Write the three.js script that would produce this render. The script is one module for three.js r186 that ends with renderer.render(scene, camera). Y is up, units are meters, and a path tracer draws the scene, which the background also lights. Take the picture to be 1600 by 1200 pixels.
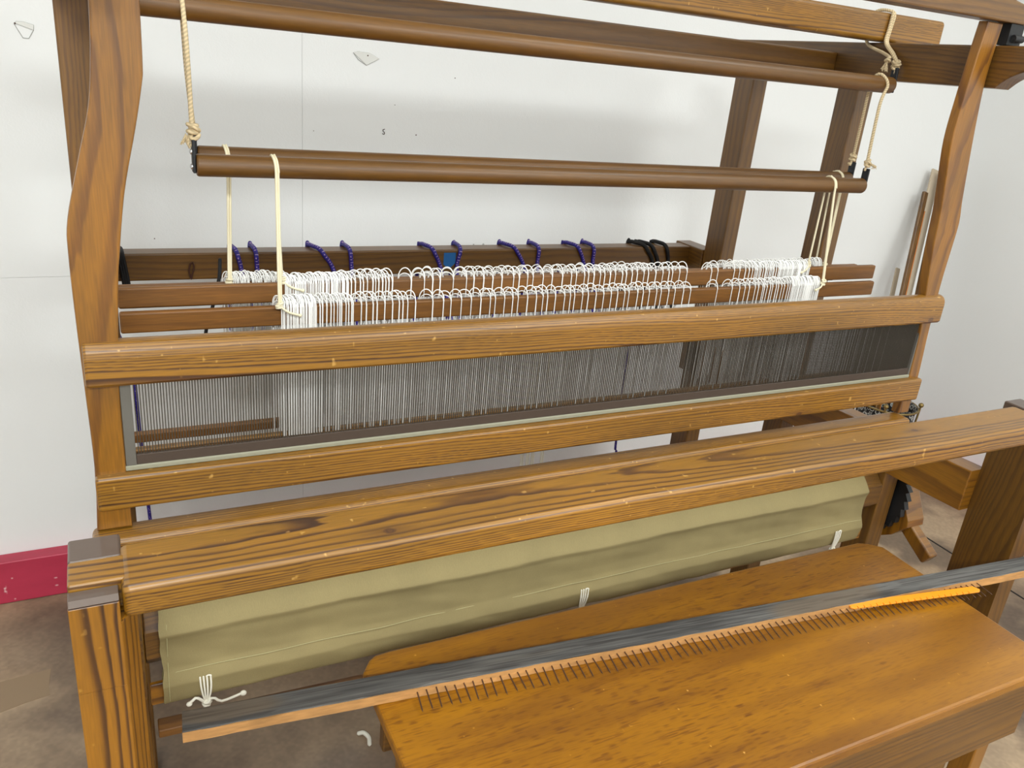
import * as THREE from 'three';
import { RoundedBoxGeometry } from 'three/addons/geometries/RoundedBoxGeometry.js';
import { mergeGeometries } from 'three/addons/utils/BufferGeometryUtils.js';
import { RectAreaLightUniformsLib } from 'three/addons/lights/RectAreaLightUniformsLib.js';

// ---------------------------------------------------------------- camera, lights, exposure
const H = 1.323;                                             // eye height; heights below are given from the eye
const P = (x, y, d) => new THREE.Vector3(x, y + H, -d);      // x right, y from the eye, d into the room
const scene = new THREE.Scene();
scene.background = new THREE.Color(0xcfcfcb);
const camera = new THREE.PerspectiveCamera(2 * Math.atan(600 / 1275) * 180 / Math.PI, 4 / 3, 0.05, 30);
{
  const A = [0.89394139, -0.08490717, 0.44006767], B = [-0.09136293, 0.92674981, 0.36440035], D = [-0.43877284, -0.36595843, 0.82070264];
  const right = new THREE.Vector3(A[0], -B[0], -D[0]), up = new THREE.Vector3(-A[1], B[1], D[1]), back = new THREE.Vector3(-A[2], B[2], D[2]);
  camera.position.set(0, H, 0);
  camera.quaternion.setFromRotationMatrix(new THREE.Matrix4().makeBasis(right, up, back));
  camera.updateMatrixWorld();
}
scene.add(camera);
const renderer = new THREE.WebGLRenderer({ antialias: true });
renderer.toneMapping = THREE.LinearToneMapping;
renderer.toneMappingExposure = 1.28;
renderer.shadowMap.enabled = true;
RectAreaLightUniformsLib.init();
const CEIL = 2.72;
const LAMPS = [[-0.45, -1.9, 44, 'white ceiling light panel behind the viewer on the left'], [2.0, -2.2, 25, 'white ceiling light panel behind the viewer on the right'], [-0.45, 0.35, 7, 'white ceiling light panel over the left front of the loom'], [1.9, 0.2, 6, 'white ceiling light panel over the right front of the loom']];

// ---------------------------------------------------------------- helpers
let seed = 20240611;
const rnd = () => { seed = (seed * 1664525 + 1013904223) >>> 0; return seed / 4294967296; };
const rr = (a, b) => a + (b - a) * rnd();
const counts = {};
const numbered = (n) => { const k = counts[n] = (counts[n] ?? -1) + 1; return k ? `${n}_${String(k).padStart(3, '0')}` : n; };
const ORG = new Map();                                       // world origin of each group or mesh that carries parts
function finish(m) { m.castShadow = m.receiveShadow = true; return m; }
function thing(name, label, category, base, group) {
  const o = new THREE.Group(); o.name = numbered(name); o.position.copy(base); scene.add(o);
  o.userData = { label, category }; if (group) o.userData.group = group;
  ORG.set(o, base.clone()); return o;
}
function part(name, geo, mat, parent, label) {               // geo in world coordinates
  const g = Array.isArray(geo) ? merge(geo) : geo;
  const o = ORG.get(parent) ?? new THREE.Vector3();
  g.translate(-o.x, -o.y, -o.z);
  const m = finish(new THREE.Mesh(g, mat)); m.name = name; parent.add(m); ORG.set(m, o);
  if (label) m.userData.label = label; return m;
}
function single(name, geo, mat, label, category, group) {    // a thing of one mesh, origin at its base
  const g = Array.isArray(geo) ? merge(geo) : geo;
  g.computeBoundingBox(); const b = g.boundingBox, c = new THREE.Vector3((b.min.x + b.max.x) / 2, b.min.y, (b.min.z + b.max.z) / 2);
  g.translate(-c.x, -c.y, -c.z);
  const m = finish(new THREE.Mesh(g, mat)); m.name = numbered(name); m.position.copy(c); scene.add(m); ORG.set(m, c);
  m.userData = { label, category }; if (group) m.userData.group = group; return m;
}
function struct(name, geo, mat) {
  const m = finish(new THREE.Mesh(Array.isArray(geo) ? merge(geo) : geo, mat)); m.name = name; m.userData.kind = 'structure'; scene.add(m); ORG.set(m, new THREE.Vector3()); return m;
}
function merge(list) {
  return mergeGeometries(list.map((g) => { g = g.index ? g.toNonIndexed() : g; for (const k of Object.keys(g.attributes)) if (!['position', 'normal', 'uv'].includes(k)) g.deleteAttribute(k); return g; }), false);
}
// grain-following uv: u along the grain, v across, in metres over a 2.0 x 0.4 texture
const TL = 2.0, TW = 0.4;
function woodUV(g, axis, ou = 0, ov = 0) {
  g = g.index ? g.toNonIndexed() : g;
  const p = g.attributes.position, uv = new Float32Array(p.count * 2), A = [0, 1, 2].filter((k) => k !== axis);
  const c = [0, 1, 2].map(() => new THREE.Vector3()), e = new THREE.Vector3(), f = new THREE.Vector3();
  for (let i = 0; i < p.count; i += 3) {
    for (let k = 0; k < 3; k++) c[k].fromBufferAttribute(p, i + k);
    e.subVectors(c[1], c[0]); f.subVectors(c[2], c[0]); e.cross(f).normalize();
    const end = Math.abs(e.getComponent(axis)) > 0.8;
    for (let k = 0; k < 3; k++) {
      const q = c[k];
      if (end) { uv[(i + k) * 2] = (q.getComponent(A[0]) * 0.4 + ou) / TL; uv[(i + k) * 2 + 1] = (q.getComponent(A[1]) + ov) / TW; }
      else { uv[(i + k) * 2] = (q.getComponent(axis) + ou) / TL; uv[(i + k) * 2 + 1] = (q.getComponent(A[0]) + (A[1] === 2 ? -1 : 1) * q.getComponent(A[1]) + ov) / TW; }
    }
  }
  g.setAttribute('uv', new THREE.BufferAttribute(uv, 2)); return g;
}
// beam between limits (x, y from eye, depth), with rounded edges
function beam(x0, x1, y0, y1, d0, d1, axis = 0, r = 0.004, ou, ov) {
  const g = new RoundedBoxGeometry(x1 - x0, y1 - y0, d1 - d0, 2, Math.min(r, (x1 - x0) / 2.05, (y1 - y0) / 2.05, (d1 - d0) / 2.05));
  g.translate((x0 + x1) / 2, (y0 + y1) / 2 + H, -(d0 + d1) / 2);
  return woodUV(g, axis, ou ?? rr(0, 2), ov ?? rr(0, 0.4));
}
function box(x0, x1, y0, y1, d0, d1) { const g = new THREE.BoxGeometry(x1 - x0, y1 - y0, d1 - d0); g.translate((x0 + x1) / 2, (y0 + y1) / 2 + H, -(d0 + d1) / 2); return g; }
// polygon extruded: plane 'xy' (extruded in depth d0..d1), 'zy' (depth,y extruded in x), 'xz' (x,depth extruded in y)
function prism(pts, plane, a, b, bev = 0.002, axis = 0, ou, ov) {
  const s = new THREE.Shape(pts.map(([u, v]) => new THREE.Vector2(u, v)));
  const g = new THREE.ExtrudeGeometry(s, { depth: Math.max(1e-4, b - a - 2 * bev), bevelEnabled: bev > 0, bevelThickness: bev, bevelSize: bev, bevelOffset: -bev, bevelSegments: 2, curveSegments: 12 });
  g.translate(0, 0, a + bev);
  const p = g.attributes.position;
  for (let i = 0; i < p.count; i++) {
    const u = p.getX(i), v = p.getY(i), w = p.getZ(i);
    if (plane === 'xy') p.setXYZ(i, u, v + H, -w); else if (plane === 'zy') p.setXYZ(i, w, v + H, -u); else p.setXYZ(i, u, w + H, -v);
  }
  let out = g.index ? g.toNonIndexed() : g;
  // fix winding if mirrored
  const q = out.attributes.position, va = new THREE.Vector3(), vb = new THREE.Vector3(), vc = new THREE.Vector3(); let vol = 0;
  for (let i = 0; i < q.count; i += 3) { va.fromBufferAttribute(q, i); vb.fromBufferAttribute(q, i + 1); vc.fromBufferAttribute(q, i + 2); vol += va.dot(vb.cross(vc)); }
  if (vol < 0) for (let i = 0; i < q.count; i += 3) for (let k = 0; k < 3; k++) { const t = q.array[(i + 1) * 3 + k]; q.array[(i + 1) * 3 + k] = q.array[(i + 2) * 3 + k]; q.array[(i + 2) * 3 + k] = t; }
  out = woodUV(out, axis, ou ?? rr(0, 2), ov ?? rr(0, 0.4));
  out.computeVertexNormals(); return out;
}
const smooth = (pts, n = 40) => new THREE.SplineCurve(pts.map(([a, b]) => new THREE.Vector2(a, b))).getPoints(n).map((p) => [p.x, p.y]);
function tube(pts, r, radial = 8, seg, tension = 0.5) {
  const c = new THREE.CatmullRomCurve3(pts, false, 'catmullrom', tension);
  const L = c.getLength(), g = new THREE.TubeGeometry(c, seg ?? Math.max(6, Math.min(160, Math.round(L / 0.006))), r, radial, false), uv = g.attributes.uv;
  for (let i = 0; i < uv.count; i++) uv.setXY(i, uv.getX(i) * L / 0.02, uv.getY(i));
  const a = new THREE.SphereGeometry(r, radial, 5).translate(pts[0].x, pts[0].y, pts[0].z), b = new THREE.SphereGeometry(r, radial, 5).translate(...pts[pts.length - 1].toArray());
  return merge([g, a, b]);
}
const tubeP = (list, r, radial, seg) => tube(list.map((q) => P(...q)), r, radial, seg);
function knot(x, y, d, R, r, n = 3) {                        // a few crossing wraps
  const out = [];
  for (let k = 0; k < n; k++) { const g = new THREE.TorusGeometry(R, r, 6, 14); g.rotateX(rr(0.9, 2.1)); g.rotateZ(rr(-0.5, 0.5)); g.rotateY(rr(0, 3)); const v = P(x + rr(-.3, .3) * R, y + (k - (n - 1) / 2) * r * 1.6, d + rr(-.3, .3) * R); g.translate(v.x, v.y, v.z); out.push(g); }
  const s = new THREE.SphereGeometry(R * 0.95, 10, 8), v = P(x, y, d); s.translate(v.x, v.y, v.z); out.push(s); return out;
}
function cyl(x0, x1, y, d, r, axis = 'x', seg = 28, bev = 0.003) {      // rod along x with eased ends
  const L = x1 - x0, prof = [[0, 0], [r - bev, 0], [r - bev * .3, bev * .3], [r, bev], [r, L - bev], [r - bev * .3, L - bev * .3], [r - bev, L], [0, L]].map(([a, b]) => new THREE.Vector2(Math.max(a, 0), b));
  const g = new THREE.LatheGeometry(prof, seg); g.rotateZ(-Math.PI / 2); g.translate(x0, y + H, -d); return g;
}

// ---------------------------------------------------------------- noise and textures
const perm = new Uint8Array(512); { const a = [...Array(256).keys()]; for (let i = 255; i > 0; i--) { const j = Math.floor(rnd() * (i + 1)); [a[i], a[j]] = [a[j], a[i]]; } for (let i = 0; i < 512; i++) perm[i] = a[i & 255]; }
const G = new Float32Array(256); for (let i = 0; i < 256; i++) G[i] = rnd() * 2 - 1;
function vn(x, y) { const xi = Math.floor(x), yi = Math.floor(y), fx = x - xi, fy = y - yi, u = fx * fx * (3 - 2 * fx), v = fy * fy * (3 - 2 * fy); const h = (a, b) => G[perm[(a & 255) + perm[b & 255]]]; return (h(xi, yi) * (1 - u) + h(xi + 1, yi) * u) * (1 - v) + (h(xi, yi + 1) * (1 - u) + h(xi + 1, yi + 1) * u) * v; }
function fbm(x, y, o = 4) { let s = 0, a = 0.5; for (let i = 0; i < o; i++) { s += a * vn(x, y); x = x * 2.03 + 17.1; y = y * 2.03 + 9.7; a *= 0.5; } return s; }
const clamp = (v, a = 0, b = 1) => Math.min(b, Math.max(a, v));
const sstep = (a, b, v) => { const t = clamp((v - a) / (b - a)); return t * t * (3 - 2 * t); };
function tex(w, h, fn, srgb = true, wrap = THREE.MirroredRepeatWrapping) {
  const d = new Uint8Array(w * h * 4);
  for (let j = 0; j < h; j++) for (let i = 0; i < w; i++) { const c = fn(i, j), k = (j * w + i) * 4; d[k] = clamp(c[0], 0, 255); d[k + 1] = clamp(c[1], 0, 255); d[k + 2] = clamp(c[2], 0, 255); d[k + 3] = 255; }
  const t = new THREE.DataTexture(d, w, h); if (srgb) t.colorSpace = THREE.SRGBColorSpace; t.wrapS = t.wrapT = wrap; t.magFilter = THREE.LinearFilter; t.minFilter = THREE.LinearMipmapLinearFilter; t.generateMipmaps = true; t.needsUpdate = true; return t;
}
const mix3 = (a, b, t) => [a[0] + (b[0] - a[0]) * t, a[1] + (b[1] - a[1]) * t, a[2] + (b[2] - a[2]) * t];
// plain-sawn softwood board: growth rings cut lengthwise, with knots
function woodTex(o) {
  const W = 2048, Hh = 410, k0 = o.off ?? 0, knots = o.knots ?? [];
  return tex(W, Hh, (i, j) => {
    const u = i / W * TL, v = j / Hh * TW;
    let vv = v + 0.012 * o.wob * fbm(u * 1.3 + k0, v * 5 + k0, 3) + 0.0022 * o.wob * fbm(u * 9 + k0, v * 30, 2);
    let dark = 0, near = 0;
    for (const [ku, kv, ks] of knots) { const du = (u - ku), dv = (v - kv), e = Math.exp(-((du / (ks * 5)) ** 2 + (dv / (ks * 1.7)) ** 2)); vv += Math.sign(dv || 1) * -e * ks * 0.55 * (1 - Math.exp(-Math.abs(dv) / (ks * 0.4))); const rad = Math.hypot(du / 1.35, dv) + 0.001 * vn(u * 300, v * 300); near = Math.max(near, e * 0.35); if (rad < ks) dark = Math.max(dark, sstep(ks, ks * 0.7, rad) * (0.75 + 0.25 * Math.sin(rad / ks * 16))); }
    const vc = 0.2 + 0.16 * fbm(u * 0.35 + k0 * 3.1, 4.2, 2), hh = 0.008 + o.depth * (0.5 + fbm(u * 0.55 + k0, 8.8, 3));
    let r = Math.sqrt((vv - vc) ** 2 + hh * hh * 9) + 0.0005 * vn(u * 40, v * 200); r += o.pitch * 3.2 * vn(r / o.pitch * 0.17 + k0, 1.7);
    const ring = r / o.pitch + 0.7 * vn(r * 40 + k0, 3.3), t = ring - Math.floor(ring);
    let late = sstep(o.lo ?? 0.35, 0.88, t) * (1 - sstep(0.91, 1.0, t)); late *= 0.55 + 0.45 * (vn(Math.floor(ring) * 3.7, k0) * 0.5 + 0.5) + 0.25 * vn(u * 6, ring * 2);
    const fib = 0.07 * fbm(u * 14, v * 900, 2) + 0.06 * vn(u * 60, v * 1500), tone = 0.13 * fbm(u * 2.1 + k0, v * 7, 3) + 0.07 * fbm(u * 8, v * 26, 2);
    let c = mix3(o.light, o.late, clamp(late * o.contrast)); c = mix3(c, o.late, near);
    const m = 1 + o.var * (tone + fib); c = [c[0] * m, c[1] * (m - 0.03 * tone), c[2] * (m - 0.1 * tone)];
    if (dark) c = mix3(c, o.knot ?? [62, 32, 12], dark * 0.85);
    if (o.wear) { const s = vn(u * 70 + 9, v * 90 + k0) + 0.6 * vn(u * 260, v * 200); if (s > 1.12) c = mix3(c, [232, 190, 120], clamp((s - 1.12) * 6) * o.wear); }
    return c;
  });
}
const T = {
  beam: woodTex({ off: 1.7, pitch: 0.0060, depth: 0.020, wob: 1.2, contrast: 0.95, lo: 0.5, var: 1.1, light: [142, 98, 21], late: [59, 30, 4], wear: 0.5, knots: [[0.36, 0.07, 0.006], [0.95, 0.21, 0.007], [1.5, 0.33, 0.006], [1.25, 0.1, 0.005], [0.62, 0.3, 0.008]] }),
  arm: woodTex({ off: 5.3, pitch: 0.0095, depth: 0.09, wob: 3.0, contrast: 0.6, lo: 0.5, var: 1.3, light: [139, 90, 10], late: [76, 39, 3], knots: [[0.4, 0.1, 0.006]] }),
  stripe: woodTex({ off: 9.1, pitch: 0.0125, depth: 0.012, wob: 2.4, contrast: 1.0, lo: 0.5, var: 0.9, light: [143, 93, 9], late: [48, 22, 1], wear: 0.25 }),
  brown: woodTex({ off: 12.9, pitch: 0.0085, depth: 0.03, wob: 1.4, contrast: 0.5, var: 1.2, light: [107, 71, 12], late: [56, 30, 4], knots: [[0.55, 0.12, 0.01], [1.3, 0.26, 0.009], [1.1, 0.05, 0.007], [0.2, 0.3, 0.008]] }),
  roller: woodTex({ off: 21.1, pitch: 0.012, depth: 0.05, wob: 1.4, contrast: 0.3, var: 1.1, light: [104, 68, 13], late: [64, 37, 6] }),
  shaft: woodTex({ off: 25.4, pitch: 0.010, depth: 0.05, wob: 1.2, contrast: 0.3, var: 1.4, light: [123, 79, 27], late: [76, 43, 13] }),
};
T.bench = tex(2048, 410, (i, j) => {                          // close-grained hardwood with short dark flecks
  const u = i / 2048 * TL, v = j / 410 * TW;
  const n = fbm(u * 2.2 + 3, v * 6, 4), f = vn(u * 60, v * 620 + 6 * vn(u * 7, v * 20)), f2 = vn(u * 70, v * 900);
  let c = mix3([170, 114, 4], [122, 75, 2], clamp(0.42 + 0.5 * n + 0.3 * vn(u * 5, v * 60)));
  const s = sstep(0.15, 0.8, f) * 0.42 * sstep(-0.5, 0.5, vn(u * 3 + 8, v * 9)) + 0.24 * f2;
  c = mix3(c, [78, 38, 4], clamp(s));
  const w = vn(u * 120, v * 120) + 0.5 * vn(u * 333, v * 260); if (w > 1.2) c = mix3(c, [226, 172, 96], clamp((w - 1.2) * 4));
  return c;
});
T.gray = tex(2048, 410, (i, j) => {                           // weathered board
  const u = i / 2048 * TL, v = j / 410 * TW;
  const n = fbm(u * 5, v * 30, 4), f = fbm(u * 16, v * 500, 3);
  let c = mix3([104, 102, 99], [60, 59, 58], clamp(0.5 + 0.7 * n + 0.8 * f));
  c = mix3(c, [52, 48, 46], sstep(0.3, 0.55, vn(u * 12, v * 420)) * 0.55);
  return mix3(c, [112, 92, 70], sstep(0.45, 0.7, vn(u * 7 + 3, v * 22)) * 0.5);
});
T.raw = tex(1024, 256, (i, j) => { const u = i / 1024 * TL, v = j / 256 * TW; const m = 1 + 0.14 * fbm(u * 60, v * 500, 3) + 0.10 * fbm(u * 8, v * 30, 2); return [182 * m, 134 * m, 80 * m]; });
T.floor = tex(1536, 1536, (i, j) => {                         // stained concrete
  const x = i / 1536 * 3.0, y = j / 1536 * 3.0;
  const w = fbm(x * 1.5, y * 1.5, 4), n = fbm(x * 2.6 + w, y * 3.4 + w, 5), m = fbm(x * 9, y * 9 + 4, 4), g = vn(x * 160, y * 160);
  let c = mix3([166, 143, 116], [104, 87, 72], clamp(0.5 + 1.3 * n + 0.5 * m));
  c = mix3(c, [116, 106, 102], sstep(0.05, 0.4, fbm(x * 2 + 9, y * 2 + 3, 3)) * 0.6);
  c = mix3(c, [132, 104, 76], sstep(0.12, 0.45, fbm(x * 1.7 + 31, y * 2.3 + 8, 4)) * 0.5);
  c = mix3(c, [62, 50, 42], sstep(0.15, 0.42, fbm(x * 4 + 5, y * 4 + 77, 4)) * 0.5);
  const q = 1 + 0.05 * g; return [c[0] * q, c[1] * q, c[2] * q];
});
T.cloth = tex(1024, 512, (i, j) => { const m = 1 + 0.025 * ((i & 1) ^ (j & 1) ? 1 : -1) + 0.05 * fbm(i * 0.01, j * 0.01, 4) + 0.03 * vn(i * 0.9, j * 0.9); return [138 * m, 124 * m, 84 * m]; });
T.red = tex(1024, 128, (i, j) => { const n = fbm(i * 0.012, j * 0.05, 4), s = vn(i * 0.11, j * 0.16) + 0.5 * vn(i * 0.4, j * 0.5); let c = mix3([190, 54, 82], [164, 42, 66], clamp(0.5 + n)); if (s > 1.12) c = mix3(c, [226, 196, 190], clamp((s - 1.12) * 5)); return c; });
T.wallBump = tex(512, 512, (i, j) => { const n = 128 + 60 * fbm(i * 0.09, j * 0.09, 4) + 30 * vn(i * 0.5, j * 0.5); return [n, n, n]; }, false);
T.rope = tex(64, 64, (i, j) => { const t = Math.sin((i / 64 * 2 + j / 64) * Math.PI * 4); const m = 0.92 + 0.08 * t; return [226 * m, 204 * m, 164 * m]; }, true, THREE.RepeatWrapping);
T.purple = tex(128, 32, (i, j) => { const s = vn(i * 0.10, j * 0.16); return s > 0.66 ? [206, 180, 206] : [46 + 8 * s, 34 + 6 * s, 138 + 20 * s]; }, true, THREE.RepeatWrapping);
T.floral = (() => {
  const fl = []; for (let k = 0; k < 260; k++) fl.push([rnd() * 512, rnd() * 256, 7 + rnd() * 8, rnd() * 6, rnd()]);
  return tex(512, 256, (i, j) => { let w = 0; for (const [x, y, r, a, kind] of fl) { const dx = i - x, dy = j - y, d = Math.hypot(dx, dy); if (d > r) continue; const p = Math.cos(5 * Math.atan2(dy, dx) + a); if (kind < 0.35 ? Math.abs(d - r * 0.72) < r * 0.2 : (d < r * (0.55 + 0.4 * p) && d > r * 0.2)) w = 1; } return w ? [168, 167, 162] : [20, 20, 22]; }, true, THREE.RepeatWrapping);
})();
const varnish = (map, o = {}) => new THREE.MeshPhysicalMaterial({ map, bumpMap: map, bumpScale: 0.0006, roughness: 0.45, clearcoat: 0.55, clearcoatRoughness: 0.3, ...o });
const M = {
  beam: varnish(T.beam), arm: varnish(T.arm), stripe: varnish(T.stripe), brown: varnish(T.brown, { roughness: 0.5 }), roller: varnish(T.roller, { roughness: 0.5, clearcoat: 0.4 }), shaft: varnish(T.shaft, { roughness: 0.55, clearcoat: 0.15 }),
  bench: varnish(T.bench, { roughness: 0.42, clearcoat: 0.5, bumpScale: 0.0003 }), gray: new THREE.MeshStandardMaterial({ map: T.gray, bumpMap: T.gray, bumpScale: 0.0015, roughness: 0.8 }), raw: new THREE.MeshStandardMaterial({ map: T.raw, roughness: 0.85 }),
  endgrain: new THREE.MeshPhysicalMaterial({ color: 0x5a4b42, bumpMap: T.brown, bumpScale: 0.0006, roughness: 0.42, clearcoat: 0.4 }),
  wall: new THREE.MeshStandardMaterial({ color: 0xebecec, roughness: 0.62, bumpMap: T.wallBump, bumpScale: 0.0004 }), ceiling: new THREE.MeshStandardMaterial({ color: 0xe8e8e4, roughness: 0.9 }), floor: new THREE.MeshStandardMaterial({ map: T.floor, bumpMap: T.floor, bumpScale: 0.0008, roughness: 0.55 }), red: new THREE.MeshStandardMaterial({ map: T.red, roughness: 0.42 }),
  cloth: new THREE.MeshPhysicalMaterial({ map: T.cloth, bumpMap: T.cloth, bumpScale: 0.0002, roughness: 0.85, sheen: 0.2 }), seam: new THREE.MeshStandardMaterial({ color: 0xa59c72, roughness: 0.9 }),
  rope: new THREE.MeshStandardMaterial({ map: T.rope, bumpMap: T.rope, bumpScale: 0.0006, roughness: 0.9 }), cord: new THREE.MeshStandardMaterial({ color: 0xe9dfc0, roughness: 0.85 }), white: new THREE.MeshStandardMaterial({ color: 0xf8f7f4, roughness: 0.8 }), tie: new THREE.MeshStandardMaterial({ color: 0xece8da, roughness: 0.85 }),
  purple: new THREE.MeshStandardMaterial({ map: T.purple, roughness: 0.55 }), black: new THREE.MeshStandardMaterial({ color: 0x0d0d10, roughness: 0.7 }), strap: new THREE.MeshStandardMaterial({ color: 0x15191f, roughness: 0.5 }), chrome: new THREE.MeshStandardMaterial({ color: 0xd8dade, metalness: 1, roughness: 0.22 }),
  steel: new THREE.MeshStandardMaterial({ color: 0x4c463d, metalness: 0.55, roughness: 0.5 }), endbar: new THREE.MeshStandardMaterial({ color: 0x74726c, metalness: 0.5, roughness: 0.5 }), pitch: new THREE.MeshStandardMaterial({ color: 0x44372e, roughness: 0.6 }), paper: new THREE.MeshStandardMaterial({ color: 0x8f8d7a, roughness: 0.85 }),
  tape: new THREE.MeshStandardMaterial({ color: 0x1c66a8, roughness: 0.7 }), leather: new THREE.MeshStandardMaterial({ color: 0x42200e, roughness: 0.6 }), nail: new THREE.MeshStandardMaterial({ color: 0x755f52, metalness: 0.8, roughness: 0.35 }), orange: new THREE.MeshPhysicalMaterial({ color: 0xf59a22, roughness: 0.3, clearcoat: 0.4 }),
  gearblack: new THREE.MeshStandardMaterial({ color: 0x17181a, roughness: 0.55 }), floral: new THREE.MeshStandardMaterial({ map: T.floral, roughness: 0.8 }), brass: new THREE.MeshStandardMaterial({ color: 0x8f7a4c, metalness: 0.8, roughness: 0.4 }), palewood: new THREE.MeshStandardMaterial({ color: 0xbfb09a, roughness: 0.8 }), copper: new THREE.MeshStandardMaterial({ color: 0xb4713c, metalness: 0.6, roughness: 0.35 }),
  mark: new THREE.MeshStandardMaterial({ color: 0x4a3028, roughness: 0.8 }), dark: new THREE.MeshStandardMaterial({ color: 0x1a1613, roughness: 0.9 }), flap: new THREE.MeshStandardMaterial({ color: 0xdededa, roughness: 0.7 }), crack: new THREE.MeshStandardMaterial({ color: 0xa8a8a4, roughness: 0.9 }), patch: new THREE.MeshStandardMaterial({ color: 0x8c765c, roughness: 0.6 }),
  lampWhite: new THREE.MeshStandardMaterial({ color: 0xf2f2f0, roughness: 0.6 }), glow: new THREE.MeshStandardMaterial({ color: 0xffffff, emissive: 0xf5faf8, emissiveIntensity: 1.1 }),
};

// ---------------------------------------------------------------- the room
const XL = -2.6, XR = 2.81, ZB = 2.0, ZF = -3.6, YC = CEIL - H;
{
  const uvm = (g, s, ax) => { const p = g.attributes.position, uv = g.attributes.uv; for (let i = 0; i < p.count; i++) uv.setXY(i, p.getX(i) / s + (ax === 'x' ? p.getZ(i) / s : 0), (ax === 'y' ? p.getZ(i) : p.getY(i)) / s); return g; };
  const fl = struct('floor', uvm(box(XL - 0.15, XR + 0.15, -H - 0.15, -H, ZF - 0.15, ZB + 0.15), 3.0, 'y'), M.floor);
  // saw-cut joints and a lighter worn patch in the slab surface
  const j1 = new THREE.BoxGeometry(2.6, 0.0016, 0.006); j1.rotateY(Math.PI / 2 * 0.98); j1.translate(2.358, 0.0004, -1.40); part('joint', j1, M.dark, fl);
  const ceil = struct('ceiling', box(XL - 0.15, XR + 0.15, YC, YC + 0.15, ZF - 0.15, ZB + 0.15), M.ceiling); void ceil;
  // back wall: backing slab and boards with hairline butt joints
  const wb = struct('wall_back', box(XL - 0.15, XR + 0.15, -H, YC, ZB + 0.012, ZB + 0.15), M.wall);
  const xs = [XL - 0.15, 0.452, XR + 0.15];
  for (let i = 0; i < 2; i++) for (let k = 0, ys = i ? [-H, YC] : [-H, -0.527, YC]; k < ys.length - 1; k++) part('panel', uvm(box(xs[i] + 0.0003, xs[i + 1] - 0.0003, ys[k] + 0.0003, ys[k + 1] - 0.0003, ZB, ZB + 0.0125), 0.5), M.wall, wb);
  struct('wall_right', uvm(box(XR, XR + 0.15, -H, YC, ZF, ZB), 0.5, 'x'), M.wall);
  struct('wall_left', uvm(box(XL - 0.15, XL, -H, YC, ZF, ZB), 0.5, 'x'), M.wall);
  struct('wall_front', uvm(box(XL - 0.15, XR + 0.15, -H, YC, ZF - 0.15, ZF), 0.5), M.wall);
  const bb = (g) => woodUV(g, 0, 0, 0);
  struct('baseboard_back', bb(beam(XL, XR, -H + 0.0005, -H + 0.116, ZB - 0.04, ZB, 0, 0.004)), M.red);
  struct('baseboard_right', beam(XR - 0.04, XR, -H + 0.0005, -H + 0.116, ZF, ZB - 0.04, 2, 0.004), M.red);
  // torn paper blisters, nail holes and scuffs in the board
  const z = ZB - 0.0006;
  const blister = (pts, hole) => {
    const g = []; for (let i = 0; i < pts.length - 1; i++) g.push(tubeP([[...pts[i], z], [(pts[i][0] + pts[i + 1][0]) / 2, (pts[i][1] + pts[i + 1][1]) / 2, z - 0.0005], [...pts[i + 1], z]], 0.0006, 5, 6));
    part('torn_edge', g, M.crack, wb);
    part('paper_flap', prism(pts.slice(0, 5), 'xy', z - 0.0016, z + 0.0004, 0.0006), M.flap, wb);
    if (hole) part('nail_hole', new THREE.CylinderGeometry(0.0016, 0.0016, 0.0006, 10).rotateX(Math.PI / 2).translate(hole[0], hole[1] + H, -(z - 0.0018)), M.mark, wb);
  };
  blister([[-0.1085, -0.016], [-0.1045, -0.0128], [-0.092, -0.0125], [-0.0755, -0.0165], [-0.0765, -0.026], [-0.086, -0.042], [-0.096, -0.042], [-0.1085, -0.018]], [-0.107, -0.0165]);
  blister([[0.570, -0.011], [0.582, -0.0075], [0.61, -0.009], [0.632, -0.0195], [0.602, -0.036], [0.582, -0.025], [0.570, -0.011]], [0.6045, -0.0145]);
  for (const [x, y, r] of [[0.7334, -0.1878, 0.0016], [0.8285, -0.0472, 0.0013], [0.6756, -0.1201, 0.001], [0.4785, -0.1905, 0.001], [0.0904, -0.4689, 0.0014], [0.118, -0.444, 0.0013], [0.9127, -0.4652, 0.002], [0.9414, -0.4655, 0.003]]) part('nail_hole', new THREE.CylinderGeometry(r, r, 0.0006, 10).rotateX(Math.PI / 2).translate(x, y + H, -(ZB - 0.0002)), r > 0.0019 ? M.crack : M.mark, wb);
  part('wall_mark', tubeP([[0.6515, -0.178, z], [0.6475, -0.1795, z], [0.648, -0.183, z], [0.6515, -0.186, z], [0.6505, -0.190, z], [0.6465, -0.1885, z]], 0.0009, 5, 20), M.mark, wb);
  // worn patch on the floor, left of the loom
  part('worn_patch', prism([[-0.37, 1.655], [-0.264, 1.674], [-0.169, 1.683], [-0.172, 1.63], [-0.169, 1.599], [-0.213, 1.591], [-0.30, 1.567], [-0.36, 1.575]], 'xz', -H, -H + 0.0006, 0), M.patch, fl);
}
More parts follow.
